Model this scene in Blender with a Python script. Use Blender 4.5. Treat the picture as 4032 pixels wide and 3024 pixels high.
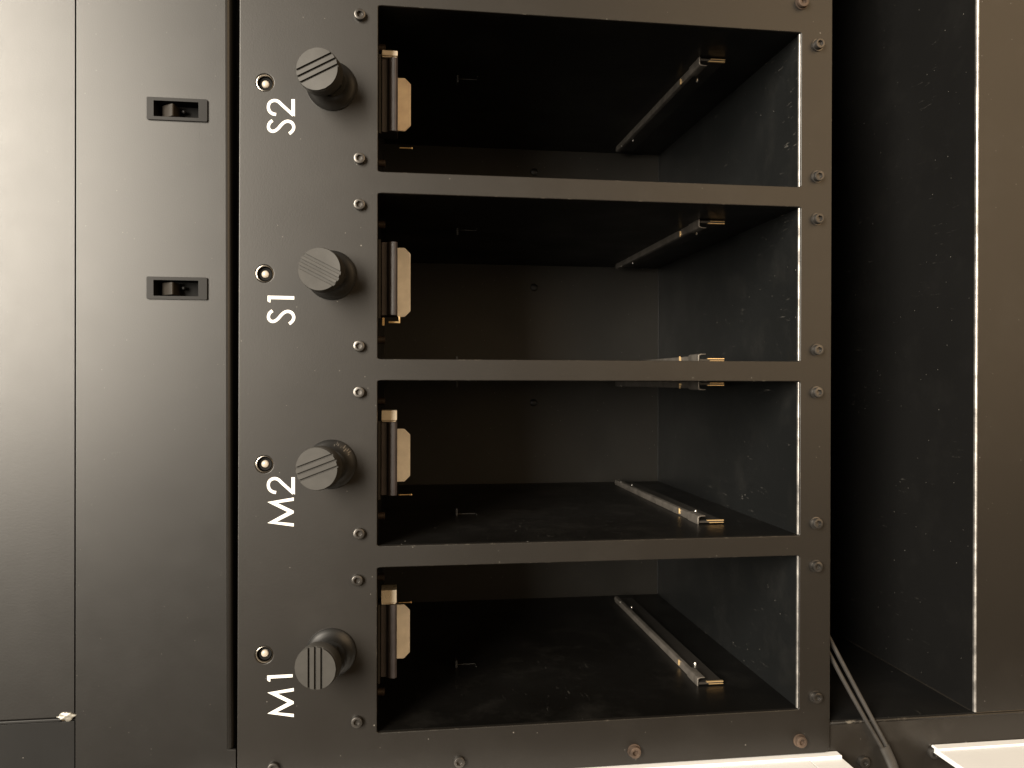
import bpy, bmesh, math, random
from mathutils import Matrix, Vector

# ---------------------------------------------------------------- scene, camera, light
# World axes (lengths below are in millimetres): X = to the right along the machine's front,
# Z = up, Y = into the machine.  The photograph was taken with the phone turned on its side,
# so the picture's left is up.
MM = 0.001
sc = bpy.context.scene
for o in list(bpy.data.objects):
    bpy.data.objects.remove(o)
COL = sc.collection

CAM = Vector((-4.677, -349.496, -7.744))
F_PX = 3262.99
RIGHT = Vector((0.0023259, -0.1383133, -0.9903858))
DOWN = Vector((-0.9999916, -0.0036694, -0.0018360))
FWD = Vector((-0.0033801, 0.9903817, -0.1383207))
cam = bpy.data.cameras.new('camera')
cam.sensor_width = 36.0
cam.lens = F_PX / 4032 * 36.0
cam.clip_start = 0.01
cam.clip_end = 50
co = bpy.data.objects.new('camera', cam)
COL.objects.link(co)
UP = -DOWN
co.matrix_world = Matrix(((RIGHT.x, UP.x, -FWD.x, CAM.x * MM), (RIGHT.y, UP.y, -FWD.y, CAM.y * MM),
                          (RIGHT.z, UP.z, -FWD.z, CAM.z * MM), (0, 0, 0, 1)))
sc.camera = co

world = bpy.data.worlds.new('World')
sc.world = world
world.use_nodes = True
bg = world.node_tree.nodes['Background']
bg.inputs['Color'].default_value = (1.0, 0.70, 0.40, 1)
bg.inputs['Strength'].default_value = 0.11

def area(name, loc, target, sx, sy, power, col):
    l = bpy.data.lights.new(name, 'AREA')
    l.shape = 'RECTANGLE'
    l.size, l.size_y, l.energy, l.color = sx, sy, power, col
    o = bpy.data.objects.new(name, l)
    COL.objects.link(o)
    o.location = loc
    o.rotation_euler = (Vector(target) - Vector(loc)).to_track_quat('-Z', 'Y').to_euler()
    return o
area('ceiling_lamp', (0.50, -1.40, 1.05), (0.1, 0, 0.05), 1.24, 0.70, 122, (1.0, 0.90, 0.755))
area('warm_floor_bounce', (0.46, -0.95, -0.85), (0, 0, -0.15), 1.2, 0.9, 8.5, (1.0, 0.69, 0.39))  # added fill standing in for warm light bounced up off the floor

sc.view_settings.view_transform = 'Standard'
sc.view_settings.look = 'None'
sc.view_settings.exposure = 0
sc.view_settings.gamma = 1
sc.view_settings.use_curve_mapping = False

rng = random.Random(7)

def at(px, py, y=0.0):
    """pixel of the 4032x3024 photograph -> point on the plane Y = y (mm)"""
    v = RIGHT * ((px - 2016) / F_PX) + DOWN * ((py - 1512) / F_PX) + FWD
    return CAM + v * ((y - CAM.y) / v.y)

# ---------------------------------------------------------------- materials
def mat(name, base, rough=0.45, metal=0.0, spec=0.5, dust=0.0, smudge=0.0, bump=0.0, bscale=2500,
        rvar=0.08, cvar=0.0, scratch=0.0, dcol=(0.55, 0.52, 0.47), wear=0.0, coat=0.0, rscale=28):
    m = bpy.data.materials.new(name)
    m.use_nodes = True
    nt = m.node_tree
    N, L = nt.nodes, nt.links
    bs = N['Principled BSDF']
    bs.inputs['Metallic'].default_value = metal
    bs.inputs['Specular IOR Level'].default_value = spec
    bs.inputs['Coat Weight'].default_value = coat
    tc = N.new('ShaderNodeTexCoord')
    oi = N.new('ShaderNodeObjectInfo')
    off = N.new('ShaderNodeVectorMath'); off.operation = 'ADD'
    sh = N.new('ShaderNodeVectorMath'); sh.operation = 'SCALE'
    cx = N.new('ShaderNodeCombineXYZ')
    for k in ('X', 'Y', 'Z'):
        L.new(oi.outputs['Random'], cx.inputs[k])
    L.new(cx.outputs[0], sh.inputs[0]); sh.inputs['Scale'].default_value = 3.0
    L.new(tc.outputs['Object'], off.inputs[0]); L.new(sh.outputs[0], off.inputs[1])
    P = off.outputs[0]
    def noise(scale, detail=3, rgh=0.55, vec=P):
        n = N.new('ShaderNodeTexNoise')
        n.inputs['Scale'].default_value = scale
        n.inputs['Detail'].default_value = detail
        n.inputs['Roughness'].default_value = rgh
        L.new(vec, n.inputs['Vector'])
        return n.outputs['Fac']
    def ramp(fac, a, b, va=0.0, vb=1.0):
        r = N.new('ShaderNodeMapRange')
        r.inputs['From Min'].default_value = a; r.inputs['From Max'].default_value = b
        r.inputs['To Min'].default_value = va; r.inputs['To Max'].default_value = vb
        L.new(fac, r.inputs['Value'])
        return r.outputs[0]
    def mul(a, b):
        n = N.new('ShaderNodeMath'); n.operation = 'MULTIPLY'
        for i, v in enumerate((a, b)):
            if isinstance(v, (int, float)): n.inputs[i].default_value = v
            else: L.new(v, n.inputs[i])
        return n.outputs[0]
    def mixc(fac, a, b):
        n = N.new('ShaderNodeMix'); n.data_type = 'RGBA'
        L.new(fac, n.inputs[0])
        for sock, v in ((n.inputs[6], a), (n.inputs[7], b)):
            if isinstance(v, tuple): sock.default_value = (*v, 1)
            else: L.new(v, sock)
        return n.outputs[2]
    rough_f = ramp(noise(rscale, 4), 0.3, 0.7, rough - rvar, rough + rvar)
    bs.inputs['Roughness'].default_value = rough
    col = base
    if cvar:
        lo = tuple(c * (1 - cvar) for c in base); hi = tuple(min(1, c * (1 + cvar)) for c in base)
        col = mixc(ramp(noise(160, 5), 0.35, 0.65), lo, hi)
    if smudge:
        f = mul(ramp(noise(38, 6, 0.65), 0.52, 0.80), smudge)
        col = mixc(f, col, dcol)
    if scratch:
        st = N.new('ShaderNodeVectorMath'); st.operation = 'MULTIPLY'
        L.new(P, st.inputs[0]); st.inputs[1].default_value = (60, 9, 60)
        f1 = ramp(noise(9, 4, 0.7, st.outputs[0]), 0.64, 0.72)
        f = mul(mul(f1, ramp(noise(22, 2), 0.5, 0.65)), scratch)
        col = mixc(f, col, dcol)
    if dust:
        for s, th, keep in ((170, 0.05, 0.86), (420, 0.09, 0.90)):
            v = N.new('ShaderNodeTexVoronoi')
            v.inputs['Scale'].default_value = s
            L.new(P, v.inputs['Vector'])
            near = N.new('ShaderNodeMath'); near.operation = 'LESS_THAN'
            L.new(v.outputs['Distance'], near.inputs[0]); near.inputs[1].default_value = th
            sep = N.new('ShaderNodeSeparateColor'); L.new(v.outputs['Color'], sep.inputs[0])
            pick = N.new('ShaderNodeMath'); pick.operation = 'GREATER_THAN'
            L.new(sep.outputs[0], pick.inputs[0]); pick.inputs[1].default_value = keep
            f = mul(mul(near.outputs[0], pick.outputs[0]), mul(sep.outputs[1], dust))
            col = mixc(f, col, dcol)
    if wear:
        bv = N.new('ShaderNodeBevel'); bv.samples = 4; bv.inputs['Radius'].default_value = 0.0004
        ge = N.new('ShaderNodeNewGeometry')
        dt = N.new('ShaderNodeVectorMath'); dt.operation = 'DOT_PRODUCT'
        L.new(bv.outputs[0], dt.inputs[0]); L.new(ge.outputs['True Normal'], dt.inputs[1])
        edge = ramp(dt.outputs['Value'], 0.985, 0.93)
        f = mul(mul(edge, ramp(noise(260, 5, 0.7), 0.56, 0.66)), wear)
        col = mixc(f, col, (0.34, 0.30, 0.24))
    if isinstance(col, tuple):
        bs.inputs['Base Color'].default_value = (*col, 1)
    else:
        L.new(col, bs.inputs['Base Color'])
    L.new(rough_f, bs.inputs['Roughness'])
    if bump:
        b = N.new('ShaderNodeBump')
        b.inputs['Strength'].default_value = bump
        b.inputs['Distance'].default_value = 0.0002
        L.new(noise(bscale, 2), b.inputs['Height'])
        L.new(b.outputs[0], bs.inputs['Normal'])
    return m

M = {}
M['panel'] = mat('panel_paint', (0.0090, 0.0078, 0.0066), 0.41, dust=0.22, smudge=0.006, bump=0.10, bscale=1800, rvar=0.015, wear=0.4)
M['upper'] = mat('upper_panel_paint', (0.0085, 0.0080, 0.0075), 0.37, dust=0.08, smudge=0.006, scratch=0.02, bump=0.08, bscale=1800, rvar=0.012, rscale=70)
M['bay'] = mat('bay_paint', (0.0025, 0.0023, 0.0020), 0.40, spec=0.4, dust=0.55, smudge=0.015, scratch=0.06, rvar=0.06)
M['bay_floor'] = mat('bay_floor_cool_lit', (0.0075, 0.0082, 0.0085), 0.40, spec=0.36, dust=0.6, smudge=0.012, scratch=0.14, rvar=0.06, rscale=18)  # cool reflected light put into the base colour as a bluish tint
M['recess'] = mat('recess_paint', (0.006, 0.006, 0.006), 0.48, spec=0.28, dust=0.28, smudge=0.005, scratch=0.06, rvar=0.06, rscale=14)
M['bay_back'] = mat('bay_back_glow_tint', (0.010, 0.0088, 0.0068), 0.42, dust=0.4, smudge=0.012, rvar=0.05)  # brownish glow of the back walls put into this lighter base colour
M['dark_tab'] = mat('dark_tab_paint', (0.025, 0.025, 0.025), 0.4)
M['rail_base'] = mat('rail_base_shaded', (0.022, 0.020, 0.018), 0.4)  # shade on the rail's base plate put into a darker colour than the flange
M['lip'] = mat('worn_edge_metal', (0.30, 0.29, 0.28), 0.42, metal=0.8, cvar=0.45, rvar=0.10, rscale=60)
M['knob'] = mat('knob_plastic', (0.030, 0.0285, 0.026), 0.56, spec=0.22, cvar=0.10, bump=0.10, bscale=3000)
M['knob_base'] = mat('knob_base_plastic', (0.008, 0.008, 0.008), 0.36, smudge=0.02)
M['groove'] = mat('knob_groove_plastic', (0.030, 0.027, 0.024), 0.6)
M['screw'] = mat('oxide_steel', (0.085, 0.08, 0.075), 0.34, metal=0.8, cvar=0.3)
M['rust'] = mat('rusty_steel', (0.075, 0.052, 0.038), 0.55, metal=0.4, cvar=0.5)
M['socket'] = mat('socket_shadowed_steel', (0.05, 0.047, 0.043), 0.4, metal=0.6)
M['ink'] = mat('white_ink', (0.74, 0.73, 0.70), 0.6, spec=0.2, cvar=0.06)
M['chrome'] = mat('plated_metal', (0.30, 0.28, 0.25), 0.22, metal=1.0, rvar=0.05)
M['black'] = mat('black_plastic', (0.012, 0.012, 0.012), 0.4)
M['led'] = mat('led_lens', (0.38, 0.34, 0.29), 0.3, coat=0.3)
M['switch_frame'] = mat('switch_frame_plastic', (0.010, 0.0098, 0.0098), 0.38, spec=0.16, rvar=0.05)
M['switch_lever'] = mat('switch_lever_plastic', (0.020, 0.017, 0.014), 0.40, spec=0.3)
M['latch'] = mat('latch_block_plastic', (0.055, 0.048, 0.050), 0.36, cvar=0.15)
M['steel'] = mat('latch_plate_steel', (0.93, 0.89, 0.82), 0.5, cvar=0.07)
M['copper'] = mat('latch_plate_copper', (0.94, 0.78, 0.60), 0.5, cvar=0.10)
M['spring'] = mat('spring_steel', (0.85, 0.76, 0.62), 0.30, metal=0.6)
M['rail'] = mat('rail_metal', (0.14, 0.128, 0.115), 0.40, metal=0.5, cvar=0.25)
M['stud'] = mat('dark_stud_steel', (0.035, 0.025, 0.018), 0.45, metal=0.4, cvar=0.3)
M['pit'] = mat('switch_well_plastic', (0.006, 0.006, 0.006), 0.7, spec=0.1)
M['brass'] = mat('brass_edge', (0.80, 0.58, 0.30), 0.32, metal=0.7)
M['pin'] = mat('tin_pin', (0.80, 0.78, 0.74), 0.25, metal=0.9)
M['strap'] = mat('strap_rubber', (0.032, 0.030, 0.028), 0.45, cvar=0.2)
M['frame'] = mat('frame_paint', (0.009, 0.0075, 0.006), 0.5, dust=0.5, smudge=0.03, scratch=0.1)
M['white'] = mat('white_enamel', (0.80, 0.81, 0.82), 0.4, smudge=0.02, dcol=(0.4, 0.38, 0.33))
M['foil'] = mat('crumpled_foil', (0.28, 0.27, 0.24), 0.45, metal=0.5, bump=0.6, bscale=700)

# ---------------------------------------------------------------- builders
def V(*a): return Vector(a)

def thing(name, loc, label=None, cat=None, group=None, kind=None):
    o = bpy.data.objects.new(name, None)
    o.empty_display_size = 0.01
    COL.objects.link(o)
    o.location = Vector(loc) * MM
    tag(o, label, cat, group, kind)
    return o

def tag(o, label=None, cat=None, group=None, kind=None):
    if label: o['label'] = label
    if cat: o['category'] = cat
    if group: o['group'] = group
    if kind: o['kind'] = kind
    return o

def world_loc(o):
    v = Vector((0, 0, 0))
    while o is not None:
        v += o.location; o = o.parent
    return v

def obj(name, bm, m, parent=None, smooth=False, bevel=0.0, segs=2, angle=40, flat=False):
    """link the bmesh (world millimetres) as one object, origin at the middle of its bounds"""
    cs = [v.co for v in bm.verts]
    lo = Vector((min(c.x for c in cs), min(c.y for c in cs), min(c.z for c in cs)))
    hi = Vector((max(c.x for c in cs), max(c.y for c in cs), max(c.z for c in cs)))
    org = (lo + hi) / 2
    for v in bm.verts: v.co = (v.co - org) * MM
    bmesh.ops.recalc_face_normals(bm, faces=bm.faces)
    me = bpy.data.meshes.new(name)
    bm.to_mesh(me); bm.free()
    me.materials.append(m)
    if (smooth or bevel) and not flat:
        for p in me.polygons: p.use_smooth = True
    o = bpy.data.objects.new(name, me)
    COL.objects.link(o)
    o.parent = parent
    o.location = org * MM - (world_loc(parent) if parent else Vector((0, 0, 0)))
    if bevel:
        b = o.modifiers.new('edge', 'BEVEL')
        b.width = bevel * MM; b.segments = segs; b.limit_method = 'ANGLE'; b.angle_limit = math.radians(angle)
        b.harden_normals = not flat
    elif smooth:
        a = o.modifiers.new('split', 'EDGE_SPLIT'); a.split_angle = math.radians(38)
    return o

def box(bm, x0, x1, y0, y1, z0, z1):
    vs = [bm.verts.new(p) for p in ((x0, y0, z0), (x1, y0, z0), (x1, y1, z0), (x0, y1, z0),
                                    (x0, y0, z1), (x1, y0, z1), (x1, y1, z1), (x0, y1, z1))]
    for f in ((0, 1, 2, 3), (4, 5, 6, 7), (0, 1, 5, 4), (1, 2, 6, 5), (2, 3, 7, 6), (3, 0, 4, 7)):
        bm.faces.new([vs[i] for i in f])
    return bm

def abox(*a): return box(bmesh.new(), *a)

def prism(pts, d, bm=None):
    """closed ring of 3D points swept by d"""
    bm = bm or bmesh.new()
    a = [bm.verts.new(p) for p in pts]
    b = [bm.verts.new(Vector(p) + Vector(d)) for p in pts]
    bm.faces.new(a); bm.faces.new(b)
    n = len(a)
    for i in range(n): bm.faces.new((a[i], a[(i + 1) % n], b[(i + 1) % n], b[i]))
    return bm

def sheet(outer, holes, y0, y1):
    """plate in the XZ plane with holes, from Y = y0 to y1"""
    bm = bmesh.new()
    es = []
    for ring in [outer] + holes:
        vs = [bm.verts.new((x, y0, z)) for x, z in ring]
        es += [bm.edges.new((vs[i], vs[(i + 1) % len(vs)])) for i in range(len(vs))]
    r = bmesh.ops.triangle_fill(bm, edges=es, use_beauty=True, use_dissolve=False)
    fs = [f for f in r['geom'] if isinstance(f, bmesh.types.BMFace)]
    ex = bmesh.ops.extrude_face_region(bm, geom=fs, use_keep_orig=True)
    for v in ex['geom']:
        if isinstance(v, bmesh.types.BMVert): v.co.y = y1
    return bm

def rrect(x0, x1, z0, z1, r, n=4):
    out = []
    for cx_, cz_, a0 in ((x1 - r, z1 - r, 0), (x0 + r, z1 - r, 90), (x0 + r, z0 + r, 180), (x1 - r, z0 + r, 270)):
        for i in range(n + 1):
            a = math.radians(a0 + 90 * i / n)
            out.append((cx_ + r * math.cos(a), cz_ + r * math.sin(a)))
    return out

def circle(cx_, cz_, r, n=40):
    return [(cx_ + r * math.cos(2 * math.pi * i / n), cz_ + r * math.sin(2 * math.pi * i / n)) for i in range(n)]

def lathe(c, prof, n=32, bm=None, axis=(0, -1, 0), hexfrom=None):
    """profile of (radius, height) about an axis through c; from index hexfrom on the section is a hexagon"""
    bm = bm or bmesh.new()
    ax = Vector(axis).normalized()
    u = ax.orthogonal().normalized(); w = ax.cross(u)
    rings = []
    for k, (r, h) in enumerate(prof):
        if r < 1e-6:
            rings.append([bm.verts.new(Vector(c) + ax * h)]); continue
        ring = []
        for i in range(n):
            a = 2 * math.pi * i / n
            rr = r
            if hexfrom is not None and k >= hexfrom:
                q = (a + math.pi / 6) % (math.pi / 3) - math.pi / 6
                rr = r / math.cos(q)
            ring.append(bm.verts.new(Vector(c) + ax * h + u * (rr * math.cos(a)) + w * (rr * math.sin(a))))
        rings.append(ring)
    for a, b in zip(rings, rings[1:]):
        if len(a) == 1 and len(b) == 1: continue
        for i in range(n):
            j = (i + 1) % n
            if len(a) == 1: bm.faces.new((a[0], b[i], b[j]))
            elif len(b) == 1: bm.faces.new((a[i], a[j], b[0]))
            else: bm.faces.new((a[i], a[j], b[j], b[i]))
    for r_ in (rings[0], rings[-1]):
        if len(r_) > 1: bm.faces.new(r_)
    return bm

# ---------------------------------------------------------------- the machine's front: dimensions
PITCH, BW, BH, BD = 78.0, 69.02, 186.8, 203.3          # bay pitch, opening width, height, depth
BX = {'S2': 1.5 * PITCH, 'S1': 0.5 * PITCH, 'M2': -0.5 * PITCH, 'M1': -1.5 * PITCH}
ZB = -BH
XE = 171.6                                              # half width of the front plates

# front plate with four openings and four lamp holes
front = thing('front_panel', (0, 2, -201.4),
              'black painted metal front plate with four tall openings and white lettering', 'panel')
LEDZ = 45.6
def face_plate():
    h = BW / 2
    xs = [-XE]
    for x in sorted(BX.values()): xs += [x - h, x - 6, x + 6, x + h]
    xs.append(XE)
    zs = [-201.6, ZB, 0.0, LEDZ - 6, LEDZ + 6, 56.0]
    bm = bmesh.new()
    top = lambda x: 55.94 - x * 0.00195
    fix = lambda x, z: top(x) if z == 56.0 else z
    for i in range(len(xs) - 1):
        for j in range(len(zs) - 1):
            x0, x1, z0, z1 = xs[i], xs[i + 1], zs[j], zs[j + 1]
            if j == 1 and any(abs((x0 + x1) / 2 - x) < h for x in BX.values()): continue
            led = [x for x in BX.values() if abs((x0 + x1) / 2 - x) < 1]
            if j == 3 and led:
                cx_ = led[0] + 0.05
                n = 40
                cor = [bm.verts.new((led[0] + 6 * a, 0, LEDZ + 6 * c)) for a, c in ((1, 1), (-1, 1), (-1, -1), (1, -1))]
                cir = [bm.verts.new((cx_ + 3.55 * math.cos(math.pi / 4 + 2 * math.pi * k / n), 0, LEDZ + 3.55 * math.sin(math.pi / 4 + 2 * math.pi * k / n))) for k in range(n)]
                for k in range(4):
                    bm.faces.new([cor[k], cor[(k + 1) % 4]] + [cir[(10 * (k + 1) - q) % n] for q in range(11)])
            else:
                bm.faces.new([bm.verts.new((x, 0, fix(x, z))) for x, z in ((x0, z0), (x1, z0), (x1, z1), (x0, z1))])
    bmesh.ops.remove_doubles(bm, verts=bm.verts, dist=0.001)
    bmesh.ops.dissolve_limit(bm, angle_limit=0.001, verts=[v for v in bm.verts if v.co.z < 30], edges=[e for e in bm.edges if all(v.co.z < 30 for v in e.verts)])
    ex = bmesh.ops.extrude_face_region(bm, geom=list(bm.faces), use_keep_orig=True)
    for v in ex['geom']:
        if isinstance(v, bmesh.types.BMVert): v.co.y = 2.0
    def corner(e):
        a, b = e.verts
        if abs(a.co.x - b.co.x) > .01 or abs(a.co.z - b.co.z) > .01: return False
        if a.co.z > 1 or a.co.z < ZB - 1: return False
        return any(abs(abs(a.co.x - x) - h) < .01 for x in BX.values())
    bmesh.ops.bevel(bm, geom=[e for e in bm.edges if corner(e)], offset=0.9, segments=4, profile=0.5, affect='EDGES')
    bmesh.ops.bevel(bm, geom=[e for e in bm.edges if all(v.co.x < -XE + .01 and v.co.z < -200 for v in e.verts)], offset=2.5, segments=5, profile=0.5, affect='EDGES')
    return bm
obj('face_plate', face_plate(), M['panel'], front, bevel=0.5, segs=4, flat=True)

# socket-head screws of the plate
def screw_bm(c, r=2.3, h=2.2, washer=False, ax=(0, -1, 0)):
    p = [(r * 0.98, 0), (r, 0.15), (r, h - 0.3), (r - 0.1, h - 0.1), (r - 0.35, h), (1.22, h), (1.12, h - 0.12),
         (1.08, h - 1.25), (0, h - 1.35)]
    hx = 5
    if washer:
        p = [(r + 0.45, 0), (r + 0.5, 0.1), (r + 0.45, 0.55), (r, 0.6)] + [(a, b + 0.6) for a, b in p[2:]]
        hx = 7
    return lathe(c, p, 30, None, ax, hx)

def add_screw(x, z, y=0.0, m='screw', washer=False, parent=front, r=2.3, h=2.2):
    t = (rng.uniform(-.05, .05), -1, rng.uniform(-.05, .05))
    o = obj('screw', screw_bm((x, y, z), r, h, washer, t), M[m], parent, smooth=True)
    return o
for i, x in enumerate((146.6, 87.3, 68.3, 9.7, -9.4, -68.0, -87.2, -145.9)):
    add_screw(x, 7.5 if i < 6 else 8.2)
    add_screw(x - (0.4 if i == 0 else 0), -194.4, washer=True)
add_screw(-165.2, -34.3)
for x, z in ((-165.3, -110.5), (-165.3, -187.0), (164.5, -186.7)):
    tag(add_screw(x, z, m='rust', washer=True, r=2.5), 'rusty brown socket screw')
add_screw(-163.0, 41.8)

# white lettering (outlines traced in their plane)
def crop_pts(pts, ox, oy): return [at(ox + x / 2.765, oy + y / 2.765, -0.06) for x, y in pts]
def smooth_line(p, n=8):
    out = []
    for i in range(len(p) - 1):
        p0 = p[max(i - 1, 0)]; p1 = p[i]; p2 = p[i + 1]; p3 = p[min(i + 2, len(p) - 1)]
        for k in range(n):
            t = k / n
            out.append(tuple(0.5 * ((2 * b) + (-a + c) * t + (2 * a - 5 * b + 4 * c - d) * t * t + (-a + 3 * b - 3 * c + d) * t ** 3)
                             for a, b, c, d in zip(p0, p1, p2, p3)))
    out.append(p[-1])
    return out
def stroke(p, w):
    l, r = [], []
    for i in range(len(p)):
        a = p[max(i - 1, 0)]; b = p[min(i + 1, len(p) - 1)]
        dx, dy = b[0] - a[0], b[1] - a[1]; n = math.hypot(dx, dy)
        l.append((p[i][0] - dy / n * w / 2, p[i][1] + dx / n * w / 2)); r.append((p[i][0] + dy / n * w / 2, p[i][1] - dx / n * w / 2))
    return l, r
G_S = smooth_line([(478, 1312), (448, 1337), (434, 1375), (442, 1408), (470, 1428), (505, 1424), (540, 1398), (575, 1358), (612, 1328),
                   (652, 1320), (690, 1338), (709, 1375), (704, 1410), (684, 1436), (660, 1455)])
G_2 = smooth_line([(517, 1246), (480, 1238), (447, 1212), (433, 1172), (440, 1130), (466, 1103), (505, 1094), (545, 1108), (590, 1150), (708, 1256)])
G_2BAR = [(722, 1080), (722, 1270), (684, 1228), (684, 1080)]
G_M = [(710, 1308), (423, 1270), (643, 1150), (423, 1042), (710, 992), (710, 1027), (532, 1053), (709, 1137), (709, 1163), (522, 1257), (710, 1274)]
G_1A = [(424, 1283), (715, 1290), (715, 1326), (457, 1321), (456, 1359), (428, 1348), (424, 1338)]
G_1B = [(420, 995), (697, 981), (697, 1014), (455, 1028), (453, 1063), (430, 1056), (420, 1040)]
def glyph(bm, pts, ox, oy):
    q = crop_pts(pts, ox, oy)
    prism([(v.x, -0.02, v.z) for v in q], (0, -0.06, 0), bm)
def glyph_stroke(bm, line, w, ox, oy, dy):
    l, r = stroke([(x, y + dy) for x, y in line], w)
    L_, R_ = crop_pts(l, ox, oy), crop_pts(r, ox, oy)
    for i in range(len(L_) - 1):
        prism([(p.x, -0.02, p.z) for p in (L_[i], L_[i + 1], R_[i + 1], R_[i])], (0, -0.05, 0), bm)
def off(pts, dy): return [(x, y + dy) for x, y in pts]
for name, (ox, oy) in {'S2': (900, 0), 'S1': (900, 700), 'M2': (900, 1600), 'M1': (900, 2300)}.items():
    bm = bmesh.new()
    if name[0] == 'S': glyph_stroke(bm, G_S, 33, ox, oy, 0 if name == 'S2' else 135)
    else: glyph(bm, off(G_M, 0 if name == 'M2' else 139), ox, oy)
    if name[1] == '2':
        d = 0 if name == 'S2' else -308
        glyph_stroke(bm, G_2, 33, ox, oy, d); glyph(bm, off(G_2BAR, d), ox, oy)
    else: glyph(bm, G_1A if name == 'S1' else G_1B, ox, oy)
    o = obj('lettering', bm, M['ink'], front)
    tag(o, 'white printed marking %s' % name)

# ---------------------------------------------------------------- plates above the openings
swp = thing('switch_panel', (0, 12, 58.5), 'plain satin black strip with two slide switches, above the lettered plate', 'panel')
SWX = (104.25, 32.4)
sw_holes = [rrect(x - 3.35, x + 3.35, 71.2, 88.8, 0.3, 2) for x in SWX]
obj('cover_plate', sheet([(-XE, 56.75), (-155.1, 56.75), (-154.9, 60.05), (XE, 61.10), (XE, 118.1), (-XE, 118.3)], sw_holes, 0, 1.5),
    M['upper'], swp, bevel=0.4, segs=4, flat=True)
roll = [(-154.75, 1.95 - 1.93 * math.cos(t), 60.05 - 1.95 * math.sin(t)) for t in [math.pi / 2 * k / 8 for k in range(9)]]
roll += [(-154.75, 12.5, 58.10), (-154.75, 12.5, 60.05)]
obj('folded_flange', prism(roll, (XE + 154.75, 0, 1.05)), M['upper'], swp, smooth=True)
obj('backing_strip', abox(-XE, XE, 13, 14, 50, 64), M['black'], swp)

top = thing('upper_panel', (0, 2, 118.8), 'smooth satin black plate at the very top, bordering the switch strip', 'panel')
obj('cover_plate', sheet([(-138.6, 118.75), (XE, 118.6), (XE, 190), (-138.6, 190)], [], 0.25, 1.8), M['upper'], top, bevel=0.35)
obj('edge_ridge', sheet([(-140.3, 124.0), (-138.75, 122.5), (-138.75, 190), (-140.3, 190)], [], 0.05, 1.8), M['recess'], top, bevel=0.5, segs=3)
obj('corner_plate', sheet([(-XE, 118.75), (-140.4, 118.75), (-140.4, 190), (-XE, 190)], [], 0.9, 1.8), M['recess'], top, bevel=0.3)
bm = bmesh.new()
bmesh.ops.create_icosphere(bm, subdivisions=3, radius=1.0)
for v in bm.verts:
    k = 1 + 0.28 * math.sin(5.1 * v.co.x + 2.3 * v.co.z) * math.cos(4.3 * v.co.z + 1.1) + rng.uniform(-.10, .10)
    v.co = V(-138.0 + 1.7 * k * v.co.x * (1 - 0.35 * max(v.co.z, 0)), 0.1 + 0.75 * k * v.co.y, 121.6 + 3.1 * k * v.co.z)
tag(obj('torn_foil', bm, M['foil'], top, smooth=True), 'small crumpled silvery scrap at the lower corner of the plate')
obj('seam_backing', abox(-XE, XE, 1.9, 3, 116, 121), M['black'], top)

# ---------------------------------------------------------------- slide switches
def make_switch(x, label):
    t = thing('slide_switch', (x, 0, 80), label, 'switch', 'slide switches on the upper strip')
    o = obj('bezel', sheet(rrect(x - 4.5, x + 4.5, 68.0, 91.3, 0.5, 3), [rrect(x - 3.15, x + 3.15, 71.4, 88.6, 0.2, 2)], -0.9, 0.4),
            M['switch_frame'], t, bevel=0.35, segs=3)
    bm = bmesh.new()
    for x0, x1, z0, z1 in ((x - 3.3, x - 3.15, 71.2, 88.8), (x + 3.15, x + 3.3, 71.2, 88.8), (x - 3.15, x + 3.15, 71.2, 71.4), (x - 3.15, x + 3.15, 88.6, 88.8)):
        box(bm, x0, x1, -0.3, 6.5, z0, z1)
    box(bm, x - 3.3, x + 3.3, 6.5, 7, 71.2, 88.8)
    obj('housing', bm, M['pit'], t)
    lev = obj('slider', prism([(x - 2.6, 6.4, 80.2), (x - 2.6, 0.8, 81.0), (x - 2.6, 0.2, 81.6), (x - 2.6, 0.4, 82.6), (x - 2.6, 3.6, 86.6), (x - 2.6, 6.4, 86.8)], (5.2, 0, 0)),
              M['switch_lever'], t, bevel=0.35, segs=3)
    obj('ridge', prism([(x - 2.45, 0.15, 81.25), (x - 2.45, -0.25, 81.75), (x - 2.45, 0.1, 82.4)], (4.9, 0, 0)), M['switch_lever'], lev, bevel=0.12)
    obj('indicator_nub', lathe((x + 0.6, 6.5, 78.3), [(0.75, 0), (0.7, 2.6), (0.3, 3.0), (0, 3.0)], 14), M['switch_frame'], t, smooth=True)
make_switch(SWX[0], 'slide switch on the satin strip, above the S2 marking')
make_switch(SWX[1], 'slide switch on the satin strip, above the S1 marking')

# ---------------------------------------------------------------- indicator lamps
LED_M = {'S2': 'black', 'S1': 'black', 'M2': 'chrome', 'M1': 'chrome'}
for n, x in BX.items():
    t = thing('indicator_lamp', (x + 0.05, 2, LEDZ), 'small round white lamp recessed in the plate next to the %s marking' % n, 'lamp', 'indicator lamps')
    c = (x + 0.05, 0, LEDZ)
    obj('collar', lathe(c, [(3.52, -7), (3.52, -0.5), (3.45, -0.25), (3.25, -0.2), (3.0, -0.75), (2.85, -2.2), (2.6, -4.5), (2.0, -4.6), (2.0, -7)], 36),
        M['chrome'], t, smooth=True)
    obj('ring', lathe(c, [(2.75, -4.4), (2.72, -2.2), (2.55, -1.9), (1.80, -1.95), (1.75, -4.4)], 36), M['pit'], t, smooth=True)
    obj('lens', lathe(c, [(1.6, -5), (1.6, -2.6), (1.52, -2.0), (1.25, -1.55), (0.7, -1.3), (0, -1.22)], 30), M['led'], t, smooth=True)

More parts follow.
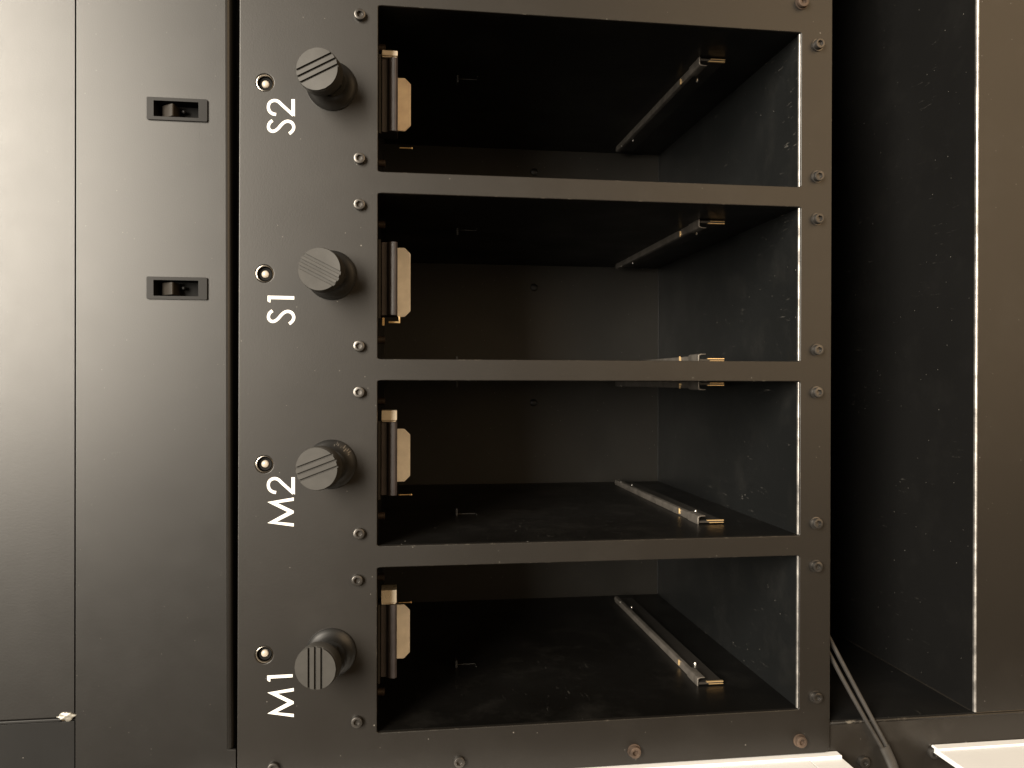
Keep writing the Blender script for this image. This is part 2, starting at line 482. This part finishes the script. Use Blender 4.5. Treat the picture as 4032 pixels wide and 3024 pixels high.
# ---------------------------------------------------------------- knobs
KNOB = {'S2': (23.3, 24, 'black push knob with slanting grooves, topmost in the picture, by the S2 marking'),
        'S1': (22.2, -27, 'black knob by the S1 marking, its grooves sloping the other way'),
        'M2': (23.2, 21, 'black knob covering the end of the M2 marking, slanting grooves and scuffed base'),
        'M1': (23.6, 90, 'black knob by the M1 marking with grooves straight across')}
for n, (zt, ang, lab) in KNOB.items():
    x, z = BX[n] - 0.1, 18.9
    t = thing('knob', (x, 0, z), lab, 'knob', 'knobs over the openings')
    ax = Vector((0, -19.2, zt - z)).normalized()
    b = obj('skirt', lathe((x, 0, z), [(9.6, -0.2), (10.15, 0.0), (10.2, 0.8), (9.9, 1.2), (8.9, 1.9), (7.8, 2.7), (6.8, 3.7), (6.1, 4.9), (3, 5.0)], 56), M['knob_base'], t, smooth=True)
    c0 = V(x, 0, z)
    if n == 'M2':
        bm = bmesh.new()
        for k in range(9):
            a = math.radians(28 + 6.5 * k + rng.uniform(-2, 2)); r0 = 8.0 + rng.uniform(-.6, .5); r1 = r0 + rng.uniform(0.6, 1.5)
            q = 0.012 + rng.uniform(0, .014)
            hgt = lambda r: -(1.9 + (8.9 - r) * 0.73) - 0.06
            pts = [(x + r * math.sin(a + d), hgt(r), z - r * math.cos(a + d)) for r, d in ((r0, -q), (r0, q), (r1, q * .6), (r1, -q * .6))]
            prism(pts, (0, 0.05, 0), bm)
        obj('scuff', bm, M['rail'], b)
    body = obj('stem', lathe(c0, [(5.1, 3.4), (5.1, 12.5)], 36, None, ax, 0), M['knob_base'], t, smooth=True)
    cap = obj('cap', lathe(c0, [(5.0, 12.0), (8.3, 12.6), (8.65, 13.0), (8.6, 17.8), (8.4, 18.2), (2, 18.2)], 60, None, ax), M['knob'], t, smooth=True)
    # face split by three grooves
    u = Vector((1, 0, 0)); w = ax.cross(u); w.normalize()
    if w.z < 0: w = -w
    # in the picture: right = -Z, up = +X ; groove direction at angle ang from picture right
    a = math.radians(ang)
    gd = (-w) * math.cos(a) + u * math.sin(a)
    gn = w * math.sin(a) + u * math.cos(a)
    R_, top_c = 8.35, c0 + ax * 18.21
    GW = 0.85 if n != 'S1' else 1.35
    cuts = [-8.4, -2.55 - GW / 2, -2.55 + GW / 2, -GW / 2, GW / 2, 2.55 - GW / 2, 2.55 + GW / 2, 8.4]
    shift = {'S2': 0.5, 'S1': -0.2, 'M2': 0.5, 'M1': 0.0}[n]
    bm = bmesh.new()
    for s0, s1 in ((cuts[0], cuts[1]), (cuts[2], cuts[3]), (cuts[4], cuts[5]), (cuts[6], cuts[7])):
        s0 = max(s0 + shift if abs(s0) < 8 else s0, -R_ + 0.001); s1 = min(s1 + shift if abs(s1) < 8 else s1, R_ - 0.001)
        K = 14
        ring = []
        for i in range(K + 1):
            s = s0 + (s1 - s0) * i / K; e = math.sqrt(max(R_ * R_ - s * s, 0.0004)); ring.append((s, e))
        pts = [top_c + gn * s + gd * e for s, e in ring] + [top_c + gn * s - gd * e for s, e in reversed(ring)]
        prism(pts, ax * 1.0, bm)
    obj('grooved_face', bm, M['knob'], cap, bevel=0.12, segs=2)

# ---------------------------------------------------------------- the four bays
ORD = {'S2': 'topmost in the picture', 'S1': 'second from the top in the picture', 'M2': 'second from the bottom in the picture', 'M1': 'lowest in the picture'}
LATCH = {'S2': (2.0, 23.7, 2.4, 'copper', 2.3), 'S1': (0.6, 31.0, 0.6, 'steel', 0), 'M2': (0.6, 23.8, 0.9, 'steel', 4.4), 'M1': (-0.4, 24.2, -0.4, 'steel', 5.6)}
for n, x in BX.items():
    bay = thing('cassette_bay', (x, 2, ZB), 'deep empty black bay below the %s knob, %s' % (n, ORD[n]), 'bay', 'open bays of the front plate')
    h = BW / 2
    for s in (-1, 1):
        xa, xb = sorted((x + s * h, x + s * (h + 1.2)))
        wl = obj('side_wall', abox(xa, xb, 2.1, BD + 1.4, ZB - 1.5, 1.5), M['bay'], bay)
        # lanced tab bent out of the wall
        xi, xo = x + s * h, x + s * (h - 3.6)
        a_, b_ = sorted((xi, xo))
        bm = abox(a_, b_, 74, 79, -39.0, -38.1)
        c_, d_ = sorted((x + s * h, x + s * (h - 0.35)))
        box(bm, c_, d_, 78.6, 79.0, -48.5, -39.0)
        box(bm, c_, d_, 74.0, 78.6, -48.9, -48.5)
        obj('tab', bm, M['dark_tab'], wl, bevel=0.1)
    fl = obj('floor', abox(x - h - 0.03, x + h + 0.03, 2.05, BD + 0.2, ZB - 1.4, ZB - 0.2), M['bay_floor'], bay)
    # rounded worn front edge of the floor tray
    lip = [(x - h + 0.3, 0.9 + 0.8 * (1 - math.cos(a)), ZB + 0.0 + 0.62 * math.sin(a)) for a in [math.pi * k / 12 for k in range(13)]]
    obj('worn_lip', prism(lip, (BW - 0.6, 0, 0)), M['lip'], fl, smooth=True)
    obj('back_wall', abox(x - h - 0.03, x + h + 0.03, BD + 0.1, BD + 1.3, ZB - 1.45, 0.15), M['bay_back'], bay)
    obj('rivet', lathe((x + 19.8, BD + 0.1, -99.8), [(2.6, 0), (2.4, 0.5), (1.4, 1.0), (0, 1.1)], 20), M['bay_back'], bay, smooth=True)
    obj('corner_bead', abox(x - h + 0.1, x + h - 0.1, BD - 0.7, BD + 0.05, ZB - 0.6, ZB + 0.35), M['bay_floor'], bay, bevel=0.25)
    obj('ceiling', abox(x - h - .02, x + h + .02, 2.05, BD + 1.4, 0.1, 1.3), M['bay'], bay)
    for s in (-1, 1):
        obj('ceiling_screw', lathe((x + s * 25.5, 22, 0.1), [(1.7, 0), (1.7, 2.6), (1.3, 3.0), (0, 3.0)], 16, None, (0, 0, -1)), M['stud'], bay, smooth=True)
    # guide rails, one on each side wall
    for s in (-1, 1):
        xw = x + s * h
        sg = -s                                             # towards the bay's middle
        def rb(d0, d1, y0, y1, z0, z1):
            a_, b_ = sorted((xw + sg * d0, xw + sg * d1)); return (a_, b_, y0, y1, z0, z1)
        r = obj('guide_rail', abox(*rb(0.7, 1.7, 33.5, 190, -164.6, -152.6)), M['rail_base'], bay)
        f_ = bmesh.new()
        prof = [(0.1, -152.2), (2.8, -152.2), (3.3, -152.5), (3.5, -153.2), (3.5, -154.6), (3.0, -154.6), (3.0, -153.5), (2.7, -152.9), (0.1, -152.9)]
        prism([(xw + sg * d, 47.5, z) for d, z in prof], (0, 140.5, 0), f_)
        obj('flange', f_, M['rail'], r, bevel=0.15)
        c_ = bmesh.new()
        prof = [(-0.0, -151.6), (3.3, -151.6), (4.0, -152.0), (4.3, -152.9), (4.3, -155.4), (3.9, -155.7), (3.75, -153.2), (3.3, -152.3), (0, -152.2)]
        prism([(xw + sg * d, 33.0, z) for d, z in prof], (0, 14, 0), c_)
        obj('clip', c_, M['rail'], r, bevel=0.2)
        e_ = bmesh.new()
        box(e_, *rb(1.72, 2.1, 32.9, 34.2, -164.7, -156.4)); box(e_, *rb(0.75, 1.0, 32.9, 33.45, -164.7, -157.5))
        obj('contact_edge', e_, M['brass'], r)
        for yy, zz, mm, q in ((60, -152.05, 'brass', 1), (57, -159.5, 'pin', 0), (164, -157.0, 'pin', 0), (174, -152.6, 'pin', 1)):
            if q: bmp = abox(*rb(1.0, 3.75, yy, yy + 1.0, zz - 0.2, zz + 0.35))
            else: bmp = lathe((xw + sg * 1.7, yy, zz), [(0.75, 0), (0.7, 1.2), (0.4, 1.6), (0, 1.65)], 12, None, (sg, 0, 0))
            obj('pin', bmp, M[mm], r, smooth=not q)
    # latch that hangs through the bay's ceiling
    dx, pw, pdx, pm, sp = LATCH[n]
    xc = x + dx
    lt = obj('latch', prism([(xc - 15.9, 14.0, -1.3), (xc - 15.9, 14.0, -3.9), (xc - 15.9, 12.4, -4.3), (xc - 15.9, 11.6, -5.4), (xc - 15.9, 11.6, -7.3),
                             (xc - 15.9, 12.6, -8.2), (xc - 15.9, 24.0, -8.2), (xc - 15.9, 24.0, 0.05), (xc - 15.9, 16.5, 0.05), (xc - 15.9, 16.5, -1.3)], (31.8, 0, 0)),
             M['latch'], bay, bevel=0.25)
    px_ = x + pdx
    hw, ch = pw / 2, 2.6
    obj('strike_plate', sheet([(px_ - hw, 0.0), (px_ - hw, -14 + ch), (px_ - hw + ch, -14.0), (px_ + hw - ch, -14.0), (px_ + hw, -14 + ch), (px_ + hw, 0.0)], [], 26.0, 27.4),
        M[pm], lt, bevel=0.3)
    obj('bracket', sheet([(xc - 17.4, -0.1), (xc - 17.4, -1.1), (xc + 16.4, -1.1), (xc + 16.4, -0.1)], [], 10.6, 11.2), M['rail_base'], lt)
    if sp:
        bm = bmesh.new()
        k0 = xc + 15.95
        box(bm, k0 + 0.7, k0 + 0.7 + sp, 12.2, 22.0, -8.1, -1.4)
        box(bm, k0 + 0.05, k0 + 0.6, 12.6, 22.0, -7.7, -1.4)
        obj('spring_strip', bm, M['spring'], lt, bevel=0.6 if sp > 3 else 0.25, segs=4)
        obj('wire', lathe((xc + (12 if n == 'M1' else -18), 30, -9.0), [(0.3, 0), (0.3, 5.4), (0.6, 5.5), (0.5, 5.9), (0, 5.95)], 10, None, (0, 0, -1)), M['brass'], lt, smooth=True)
    else:
        bm = abox(xc - 19.2, xc - 18.4, 13.5, 14.3, -9.4, -4.4)
        box(bm, xc - 18.4, xc - 16.0, 13.5, 14.3, -9.4, -8.7)
        box(bm, xc - 20.4, xc - 17.0, 12.4, 13.0, -2.6, -1.6)
        obj('hook', bm, M['brass'], lt, bevel=0.15)

# ---------------------------------------------------------------- open recess under the bays
rec = thing('storage_recess', (0, 2, -274.4), 'wide dark scuffed recess beneath the front plate, with a dusty floor', 'recess')
ZF = -274.35
XL = -158.4
obj('floor', abox(XL, 260, 3.6, 230, ZF - 1.2, ZF), M['recess'], rec)
obj('side_wall', abox(XL - 1.2, XL, 2.6, 230, ZF - 1.2, -200), M['recess'], rec)
obj('end_wall', abox(260, 261, 2.6, 230, ZF, -200), M['recess'], rec)
obj('back_wall', abox(XL, 260, 230, 231, ZF, -200), M['recess'], rec)
obj('roof', abox(XL, 260, 6, 230, -201, -200), M['recess'], rec)
obj('worn_corner', lathe((XL + 0.1, 5, ZF + 0.1), [(0.3, 0), (0.5, 25), (0.25, 60), (0.4, 95), (0.1, 130)], 10, None, (0, 1, 0)), M['frame'], rec, smooth=True)
low = thing('kick_panel', (0, 4, -345), 'olive black front plate under the dark recess, with a bright worn upper edge', 'panel')
obj('cover_plate', abox(XL + 0.1, 260, 2.05, 3.4, -345, ZF - 0.95), M['panel'], low)
lipp = [(XL + 0.2, 1.9 + 1.1 * (1 - math.cos(a)), ZF - 0.95 + 1.0 * math.sin(a)) for a in [math.pi * k / 12 for k in range(13)]]
obj('worn_lip', prism(lipp, (260 - XL - 0.2, 0, 0)), M['lip'], low, smooth=True)

fr = thing('side_frame', (-172, 4, -345), 'narrow dark metal frame member at the side of the recess, behind the strap', 'frame')
obj('web', sheet([(-200, -345), (XL - 1.35, -345), (XL - 1.35, -199.5), (-200, -199.5)], [], 2.0, 3.5), M['frame'], fr)
obj('rolled_edge', lathe((XL - 1.0, 2.1, -345), [(0.75, 0), (0.75, 71), (0.75, 145), (0.6, 145.2)], 16, None, (0, 0, 1)), M['panel'], fr, smooth=True)
for x, z in ((-177.4, -218.6), (-175.2, -253.2)):
    add_screw(x, z, 2.0, 'screw', False, fr, 2.6, 2.4)

# ---------------------------------------------------------------- white casing standing off at the side
cas = thing('white_casing', (-173, 2, -150), 'bright white enamelled casing edge along the lower border of the picture', 'casing')
def slab(z0, z1, y0, y1, x0, x1): return abox(x0, x1, y0, y1, z0, z1)
obj('side_sheet', slab(-190, 80, -18, -3.0, -175, -173.0), M['white'], cas, bevel=0.3)
obj('end_sheet', slab(-206, -190.5, -18, -3.0, -175, -173.2), M['white'], cas, bevel=0.3)
obj('base_strip', slab(-206, 80, -2.9, 1.9, -175, -172.0), M['white'], cas, bevel=0.4)
obj('side_sheet', slab(-345, -252.5, -34, -3.0, -175, -172.6), M['white'], cas, bevel=0.3)
obj('base_strip', slab(-345, -252.5, -2.9, 1.9, -175, -171.9), M['white'], cas, bevel=0.4)

# ---------------------------------------------------------------- strap
st = thing('strap', (-150, 0, -217), 'grey black rubber strap with a long slot, crossing the recess at its lower end', 'strap')
def tube(bm, pts, r0, r1, n=14):
    """tube with an elliptic section: r0 across, r1 towards the viewer"""
    rings = []
    for i, p in enumerate(pts):
        d = (pts[min(i + 1, len(pts) - 1)] - pts[max(i - 1, 0)]).normalized()
        nrm = V(0, -1, 0); nrm = (nrm - d * nrm.dot(d)).normalized(); s_ = d.cross(nrm).normalized()
        rings.append([bm.verts.new(p + s_ * (r0 * math.cos(2 * math.pi * k / n)) + nrm * (r1 * math.sin(2 * math.pi * k / n))) for k in range(n)])
    for a, b in zip(rings, rings[1:]):
        for k in range(n): bm.faces.new((a[k], a[(k + 1) % n], b[(k + 1) % n], b[k]))
    bm.faces.new(rings[0]); bm.faces.new(rings[-1])
def cord(off, bow):
    p0, p1 = V(-112.0, 9.0, -198.2), V(-171.0, -1.8, -227.6)
    d = (p1 - p0).normalized(); s_ = d.cross(V(0, -1, 0)).normalized()
    out = []
    for i in range(25):
        t = i / 24
        out.append(p0.lerp(p1, t) + s_ * (off * (1 - 0.30 * t * t) + bow * math.sin(math.pi * t)))
    return out, s_
for off_, bow in ((-1.65, 0.25), (1.65, 0.55)):
    pts, s_ = cord(off_, bow)
    bm = bmesh.new(); tube(bm, pts, 1.0, 1.15)
    obj('band', bm, M['strap'], st, smooth=True)
bm = bmesh.new()
tube(bm, [V(-169.6, -1.6, -226.9), V(-171.5, -1.9, -227.7), V(-176, -3.0, -229.4), V(-182, -4.6, -231.0), V(-194, -8.0, -233.6)], 2.5, 1.35, 20)
obj('end_tongue', bm, M['strap'], st, smooth=True)
